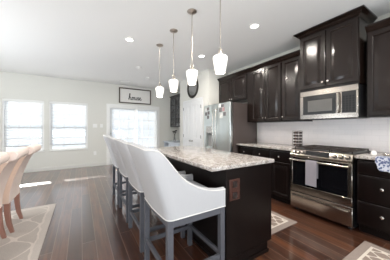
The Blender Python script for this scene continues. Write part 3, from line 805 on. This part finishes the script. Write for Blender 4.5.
for k, (y, l) in enumerate(((2.06, 'pendant light second from the camera'), (2.615, 'pendant light third from the camera'), (3.205, 'farthest pendant light, smallest, beside the framed sign'))):
    dup(pn, (1.217, y, CZ), l)
def lamp(kind, loc, power, size=.1, col=(1, .93, .84)):
    l = bpy.data.lights.new('lamp_light', kind); o = bpy.data.objects.new('lamp_light', l); C.objects.link(o)
    l.energy = power; l.color = col; o.location = loc
    if kind == 'AREA': l.shape = 'DISK'; l.size = size
    else: l.shadow_soft_size = size
    return o
for y in (1.49, 2.06, 2.615, 3.205): lamp('POINT', (1.217, y, 1.83), PENDANT_POWER, .025)

# recessed lights
def make_can(x, y, label, grp='recessed ceiling lights'):
    t = thing('recessed_light', label, 'ceiling light', (x, y, CZ), grp)
    bm = BM(); lathe(bm, [(.075, 0), (.075, -.005), (.056, -.008), (.054, -.002)], (x, y, CZ-.0003), seg=28, cap=False); part('trim_ring', bm, 'trim', t)
    bm = BM(); lathe(bm, [(.054, -.001), (.052, -.004), (0.001, -.0045)], (x, y, CZ-.0003), seg=28); part('lens', bm, 'lens', t)
    return t
cn = make_can(.70, 3.27, 'lit recessed ceiling light above the stools, left of the pendants')
cans = [((2.175, 1.875), 'lit recessed ceiling light in front of the tall cabinet'), ((2.14, 3.23), 'lit recessed ceiling light in front of the refrigerator'),
        ((.70, .3), 'added unseen recessed ceiling light above the camera'), ((2.15, .2), 'added unseen recessed ceiling light over the near kitchen aisle'),  # the last four cans are added out of view to light the room
        ((-1.6, 3.27), 'added unseen recessed ceiling light above the dining chairs'), ((-1.6, .3), 'added unseen recessed ceiling light left of the camera')]
for (x, y), l in cans: dup(cn, (x, y, CZ), l)
for x, y in [(.70, 3.27)] + [c_[0] for c_ in cans]: 
    o = lamp('AREA', (x, y, CZ-.012), CAN_POWER, .11)
# faint round fixtures
for (x, y), l in (((1.224, 4.65), 'white smoke detector on the ceiling nearer the pendants'), ((1.70, 5.5), 'small white round detector near the far corner of the ceiling')):
    bm = BM(); lathe(bm, [(.065, 0), (.065, -.012), (.05, -.028), (.02, -.032), (0.001, -.032)], (x, y, CZ-.0005), seg=24)
    solo('smoke_detector', bm, 'ceiling', l, 'smoke detector')
bm = BM(); box(bm, 1.05, 1.35, 6.2, 6.34, CZ-.008, CZ-.0005, .003)
t = thing('ceiling_vent', 'white rectangular air vent on the ceiling above the framed sign', 'vent', (1.2, 6.27, CZ))
part('frame', bm, 'ceiling', t)
bm = BM()
for k in range(6): box(bm, 1.07, 1.33, 6.215+k*.02, 6.223+k*.02, CZ-.012, CZ-.0085)
part('louvers', bm, 'trim', t, smooth=False)

# ------------------------------------------------------------ sign on the far wall
t = thing('framed_sign', 'long brown-framed white sign reading house above the patio door', 'sign', (1.685, FY, 2.10))
sx0, sx1, sz0, sz1 = 1.12, 2.25, 2.115, 2.655
bm = BM()
for a in ((sx0, sx1, sz0, sz0+.035), (sx0, sx1, sz1-.035, sz1), (sx0, sx0+.035, sz0+.035, sz1-.035), (sx1-.035, sx1, sz0+.035, sz1-.035)): box(bm, a[0], a[1], FY-.035, FY-.002, a[2], a[3], .002)
part('frame', bm, 'frame_brown', t)
part('board', box(BM(), sx0+.034, sx1-.034, FY-.015, FY-.003, sz0+.034, sz1-.034), 'sign_white', t)
# cursive lettering, unit = x-height
H = [(-.1, .15), (.15, .5), (.5, 1.5), (.55, 2.1), (.38, 2.2), (.28, 1.6), (.2, .6), (.15, 0), (.3, .7), (.6, 1), (.75, .8), (.72, .3), (.85, 0), (1.1, .3)]
O = [(1.1, .3), (1.55, 1.0), (1.25, .8), (1.2, .3), (1.4, 0), (1.7, .3), (1.72, .8), (1.5, 1.0), (1.7, .85), (2.0, .9)]
U = [(2.0, .9), (2.15, 1), (2.1, .4), (2.25, 0), (2.55, .3), (2.7, 1), (2.68, .3), (2.85, 0), (3.05, .3)]
SS = [(3.05, .3), (3.4, 1.1), (3.5, .7), (3.6, .3), (3.45, 0), (3.2, .1), (3.6, .05), (3.85, .3)]
EE = [(3.85, .3), (4.2, .6), (4.3, .9), (4.1, 1.0), (3.95, .6), (4.05, .1), (4.35, 0), (4.75, .4)]
bm = BM(); sc = .098; ox, oz = 1.44, 2.25
for Lt in (H, O, U, SS, EE):
    P = catmull([(a, b_, 0) for a, b_ in Lt], 6)
    tube(bm, [(ox+a*sc, FY-.0185, oz+b_*sc) for a, b_, _ in P], .0105, 6)
for v in bm.verts: v.co.y = max(v.co.y, FY-.022) if v.co.y < FY-.0185 else v.co.y
part('lettering', bm, 'sign_ink', t, label='black cursive word house')

# wall plates
def plate(x, z, n, label, nm='light_switch', cat='light switch'):
    t = thing(nm, label, cat, (x, FY, z)); w = .035+.045*n
    bm = BM(); box(bm, x-w/2, x+w/2, FY-.007, FY-.0005, z-.06, z+.06, .003); part('plate', bm, 'plate_white', t)
    bm = BM()
    for k in range(n): xx = x+(k-(n-1)/2)*.046; box(bm, xx-.016, xx+.016, FY-.011, FY-.0072, z-.033, z+.033, .002)
    part('rocker' if nm == 'light_switch' else 'socket', bm, 'trim', t)
plate(.39, 1.315, 2, 'white double light switch nearer the window')
plate(.58, 1.315, 1, 'white single light switch nearer the patio door')
plate(.39, .42, 1, 'white outlet low on the far wall below the switches', 'wall_outlet', 'outlet')

# ------------------------------------------------------------ hutch cabinet and desk in the nook beyond the pantry
t = thing('glass_cabinet', 'charcoal wall cabinet with glazed doors in the far corner', 'cabinet', (3.2, 6.16, 1.28))
hy0, hy1, hz0, hz1, hx = 5.445, 6.865, 1.28, 2.42, 3.05
bm = BM()
box(bm, RX-.02, RX-.005, hy0, hy1, hz0, hz1); box(bm, hx+.02, RX-.02, hy0, hy0+.02, hz0, hz1); box(bm, hx+.02, RX-.02, hy1-.02, hy1, hz0, hz1)
box(bm, hx+.02, RX-.02, hy0, hy1, hz0, hz0+.02); box(bm, hx+.02, RX-.02, hy0, hy1, hz1-.02, hz1)
crown(bm, hx+.015, hy0+.001, hy1-.001, hz1-.01, hz1+.06, .05, ends=(False, False))
part('body', bm, 'hutch_wood', t)
bm = BM()
for z in (1.66, 2.03): box(bm, hx+.05, RX-.021, hy0+.021, hy1-.021, z, z+.015)
part('shelf', bm, 'hutch_back', t)
w = (hy1-hy0)/3
for i in range(3):
    a = hy0+i*w+.003; b_ = hy0+(i+1)*w-.003; bm = BM(); fw = .055
    box(bm, hx, hx+.019, a, a+fw, hz0, hz1, .003); box(bm, hx, hx+.019, b_-fw, b_, hz0, hz1, .003)
    box(bm, hx, hx+.019, a+fw, b_-fw, hz0, hz0+fw); box(bm, hx, hx+.019, a+fw, b_-fw, hz1-fw, hz1)
    box(bm, hx+.002, hx+.016, (a+b_)/2-.008, (a+b_)/2+.008, hz0+fw, hz1-fw)
    for k in (1, 2, 3): z = hz0+fw+(hz1-hz0-2*fw)*k/4; box(bm, hx+.003, hx+.0155, a+fw, b_-fw, z-.008, z+.008)
    d = part('door', bm, 'hutch_wood', t)
    part('pane', box(BM(), hx+.008, hx+.011, a+fw-.004, b_-fw+.004, hz0+fw-.004, hz1-fw+.004), 'cab_glass', d)
    knob(d, hx, a+.03, hz0+.1, .013)
gb = None
for i in range(8):
    y = 5.62+i*.155; bm = BM() if gb is None else None
    if gb is None:
        lathe(bm, [(.001, 0), (.033, .002), (.036, .12), (.032, .12), (.029, .008), (.001, .006)], (3.2, y, 1.3005), seg=16, cap=False)
        gb = solo('drinking_glass', bm, 'white_ceramic', 'pale tumbler on the bottom shelf of the glazed corner cabinet', 'glass', 'tumblers in the glazed cabinet')
    else:
        c_ = gb.copy(); C.objects.link(c_); c_.location.y = y
# desk
t = thing('desk', 'pale desk with two drawers in the far corner nook under the glazed cabinet', 'desk', (3.05, 6.2, 0))
dx, dz = 2.72, .735
part('desktop', box(BM(), dx, RX-.005, 5.445, 6.862, dz-.03, dz, .004), 'desk', t)
bm = BM(); box(bm, dx+.05, RX-.01, 5.45, 5.49, 0, dz-.031); box(bm, dx+.05, RX-.01, 6.815, 6.855, 0, dz-.031); box(bm, RX-.03, RX-.01, 5.49, 6.815, .3, dz-.031)
box(bm, dx+.05, RX-.03, 5.4905, 6.8145, dz-.215, dz-.2)
box(bm, dx+.05, RX-.03, 6.36, 6.38, dz-.2, dz-.031); box(bm, dx+.05, RX-.03, 5.93, 5.95, dz-.2, dz-.031)
part('carcass', bm, 'desk', t)
for a, b_ in ((5.495, 5.925), (5.955, 6.355)):
    bm = BM(); box(bm, dx+.03, dx+.3, a, b_, dz-.195, dz-.036, .003); d = part('drawer', bm, 'desk', t)
    knob(d, dx+.03, (a+b_)/2, dz-.115, .014)
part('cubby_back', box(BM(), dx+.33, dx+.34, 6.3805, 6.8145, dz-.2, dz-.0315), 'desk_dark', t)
t = thing('vase', 'clear vase with dark dried flowers standing on the corner desk', 'vase', (2.995, 6.35, dz))
bm = BM(); lathe(bm, [(.035, 0), (.045, .01), (.05, .08), (.03, .15), (.022, .2), (.028, .23), (.025, .23), (.019, .2), (.027, .15), (.046, .08), (.04, .012), (.001, .01)], (2.995, 6.35, dz+.0005), seg=20, cap=False)
part('glass_body', bm, 'jar_glass', t)
bm = BM()
for k in range(9):
    a_ = k*2.4; r = .05+.01*(k % 3); top = (2.995+r*math.cos(a_), 6.35+r*math.sin(a_), dz+.34+.03*(k % 3))
    tube(bm, [(2.995, 6.35, dz+.03), (2.995+.1*r*math.cos(a_), 6.35+.1*r*math.sin(a_), dz+.22), top], .003, 5)
    lathe(bm, [(.002, -.02), (.02, -.005), (.024, .012), (.012, .03), (.001, .034)], top, (math.cos(a_)*.4, math.sin(a_)*.4, 1), 8)
part('dried_flowers', bm, 'dark_plant', t)

# ------------------------------------------------------------ small things on the right worktops
# spice rack
sx, sy = 3.075, 1.752
t = thing('spice_rack', 'upright metal spice rack holding jars beside the range', 'spice rack', (sx, sy, .92))
bm = BM(); box(bm, sx-.055, sx+.055, sy-.055, sy+.055, .9205, .932, .003); box(bm, sx-.055, sx+.055, sy-.055, sy+.055, 1.185, 1.195, .003)
for a in (-1, 1):
    for b_ in (-1, 1): box(bm, sx+a*.052-.003, sx+a*.052+.003, sy+b_*.052-.003, sy+b_*.052+.003, .932, 1.185)
part('frame', bm, 'nickel', t)
bm = BM()
box(bm, sx-.004, sx+.004, sy-.004, sy+.004, .932, 1.185)
for k in range(5):
    z = .936+k*.05
    tube(bm, [(sx-.052, sy-.05, z), (sx-.052, sy+.05, z)], .002, 6); tube(bm, [(sx-.05, sy-.052, z), (sx+.05, sy-.052, z)], .002, 6)
part('wire_shelves', bm, 'nickel', t)
j0 = None
for k in range(5):
    z = .9622+k*.05
    for face in (0, 1):
        for col in (-1, 1):
            if j0 is None:
                t = thing('spice_jar', 'x', 'jar', (0, 0, 0), 'x')
                bm = BM(); lathe(bm, [(.017, .0), (.0175, .004), (.0175, .030), (.014, .034)], (0, 0, 0), (1, 0, 0), 14); part('jar_body', bm, 'spice', t)
                bm = BM(); lathe(bm, [(.001, -.0125), (.016, -.012), (.018, -.009), (.018, -.0005)], (0, 0, 0), (1, 0, 0), 14); part('lid', bm, 'jar_lid', t)
                j0 = t; r = t
            else: r = dup(j0, (0, 0, 0), 'x', 'x')
            if face == 0: r.location = (sx-.041, sy+col*.024, z-.001); r.rotation_euler = (0, 0, 0)
            else: r.location = (sx+col*.024+.003, sy-.041+0, z-.001); r.rotation_euler = (0, 0, PI/2)
            r['label'] = 'spice jar on the %s of the spice rack, %s' % (('room-facing side', 'range-facing side')[face], ('bottom row', 'second row from the bottom', 'middle row', 'second row from the top', 'top row')[k])
            r['group'] = 'spice jars, %s, row %s' % (('room-facing side', 'range-facing side')[face], ('one', 'two', 'three', 'four', 'five')[k])
# white jar and spoon rest
t = thing('creamer', 'small white ceramic jar on the worktop right of the range', 'jar', (2.93, .765, .92))
bm = BM(); lathe(bm, [(.018, 0), (.024, .004), (.027, .022), (.023, .04), (.019, .045), (.017, .044), (.02, .036), (.023, .022), (.02, .008), (.001, .006)], (2.93, .765, .9205), seg=22, cap=False); part('jar_body', bm, 'white_ceramic', t)
bm = BM(); lathe(bm, [(.0195, .0455), (.019, .049), (.010, .053), (.003, .055), (.004, .060), (.001, .062)], (2.93, .765, .9205), seg=22); part('lid', bm, 'white_ceramic', t)
t = thing('spoon_rest', 'grey metal spoon rest lying right of the white jar', 'spoon rest', (3.0, .66, .92))
bm = BM(); rows = []
for k in range(25):
    a_ = 2*PI*k/24; rows.append([(3.0+.035*r*math.cos(a_), .665+.05*r*math.sin(a_), .9208+h) for r, h in ((.001, 0), (.7, 0), (1, .016), (.93, .018), (.66, .004), (.001, .004))])
grid(bm, rows); part('dish', bm, 'nickel', t)
bm = BM(); tube(bm, [(3.0, .63, .941), (3.02, .56, .952), (3.035, .50, .948)], .006, 8); part('handle', bm, 'nickel', t)
# printed towel over the worktop edge
bm = BM(); rows = []
for i in range(19):
    u = i/18; y = .50+.205*u
    bot = .775+.05*abs(2*u-1)**3 + (.045 if u > .9 else 0) + .006*math.sin(u*14)
    wv = .004*math.sin(u*17)
    rows.append([(2.92, y, .9235), (2.85, y, .9235), (2.78, y, .9240), (2.7535, y, .9240), (2.7475, y, .918), (2.7465-.001, y, .90), (2.746-abs(wv)*.5, y, .86), (2.743-abs(wv), y, (.86+bot)/2), (2.740-abs(wv), y, bot)])
grid(bm, rows); bmesh.ops.recalc_face_normals(bm, faces=bm.faces); bmesh.ops.solidify(bm, geom=list(bm.faces), thickness=.0025)
solo('printed_towel', bm, 'blue_cloth', 'blue and white printed cloth hanging over the worktop edge at right', 'towel')

# ------------------------------------------------------------ rugs
def rug(x0, x1, y0, y1, label, name, base_, line, border, px, py, bw, width, wob=0):
    bm = BM(); box(bm, x0, x1, y0, y1, .0005, .010, .003)
    hx, hy = (x1-x0)/2, (y1-y0)/2
    return solo(name, bm, rug_mat(name+'_pile', base_, line, border, px, py, hx, hy, bw, width, wob), label, 'rug', smooth=False)
g1, l1, b1 = srgb(146, 130, 120), srgb(214, 204, 192), srgb(150, 136, 128)
rug(1.93, 2.643, -.45, .765, 'grey-brown kitchen mat with white trellis at the lower right', 'kitchen_mat', g1, l1, b1, .125, .17, .085, .30)
rug(1.80, 2.415, 1.375, 2.3, 'grey kitchen mat with white trellis between the island and the range', 'kitchen_mat', g1, l1, b1, .125, .17, .085, .30)
rug(-2.9, -.345, .9, 3.78, 'large pale grey rug with cream trellis under the dining chairs', 'area_rug', srgb(178, 170, 163), srgb(204, 195, 187), srgb(190, 182, 175), .42, .5, .03, .13, .10)

# ------------------------------------------------------------ dining chairs
def make_chair(yc):
    t = thing('dining_chair', 'farthest cream scroll-back dining chair, nearest the windows', 'chair', (-.95, yc, .01), 'scroll-back dining chairs')
    hw = .225; z0 = .011
    # back profile (x rear face) from the seat up; scrolls over towards the aisle
    rear = [(-.715, .36), (-.712, .45), (-.695, .55), (-.665, .66), (-.625, .77), (-.585, .86), (-.552, .915)]
    rear = [(a, b_) for a, b_, _ in catmull([(a, b_, 0) for a, b_ in rear], 3)]
    front = [(a-.065, b_+.008) for a, b_ in rear]
    bm = BM(); prism(bm, rear+list(reversed(front)), yc-hw, yc+hw, 'y'); bk = part('backrest', bm, 'chair_fabric', t)
    # scroll roll
    bm = BM(); cx, cz, r = -.54, .966, .06
    poly = [(cx+r*math.cos(a), cz+r*.92*math.sin(a)) for a in [2*PI*k/20 for k in range(20)]]
    rows = []
    for y, s in ((-hw-.004, .8), (-hw+.006, .96), (-hw+.02, 1), (hw-.02, 1), (hw-.006, .96), (hw+.004, .8)):
        rows.append([(cx+(a-cx)*s, yc+y, cz+(b_-cz)*s) for a, b_ in poly])
    grid(bm, rows, closed_v=True, cap=True); part('scroll_top', bm, 'chair_fabric', bk)
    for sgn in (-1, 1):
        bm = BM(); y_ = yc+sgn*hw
        prism(bm, [(a+.0, b_) for a, b_ in rear[:-1]]+[(a+.004, b_) for a, b_ in reversed(front[:-1])], y_-.0035, y_+.0035, 'y'); part('side_panel', bm, 'chair_side', bk, label='darker tan side panel')
    bm = BM(); box(bm, -1.18, -.715, yc-hw, yc+hw, .36, .49, .03, 3); part('seat', bm, 'chair_fabric', t)
    for sgn in (-1, 1):
        y_ = yc+sgn*(hw-.03)
        bm = BM(); pts = [(-.735, y_, .36), (-.735, y_, .25), (-.72, y_, .12), (-.69, y_, z0)]
        rows = [[(p[0]+a*s_, p[1]+b_*s_, p[2]) for a, b_ in ((-1, -1), (1, -1), (1, 1), (-1, 1))] for p, s_ in zip(pts, (.024, .023, .02, .016))]
        grid(bm, rows, closed_v=True, cap=True); part('leg', bm, 'chair_leg', t)
        bm = BM(); rows = [[(-1.14+a*s_, y_+b_*s_, z) for a, b_ in ((-1, -1), (1, -1), (1, 1), (-1, 1))] for z, s_ in ((.36, .024), (z0, .016))]
        grid(bm, rows, closed_v=True, cap=True); part('leg', bm, 'chair_leg', t)
    return t
dc = make_chair(3.195)
for k, l in enumerate(('second scroll-back dining chair, between the farthest and the cropped one', 'nearest scroll-back dining chair, cut by the left picture edge')):
    dup(dc, (dc.location.x-(.04, .09)[k], dc.location.y-.5*(k+1), .01), l)
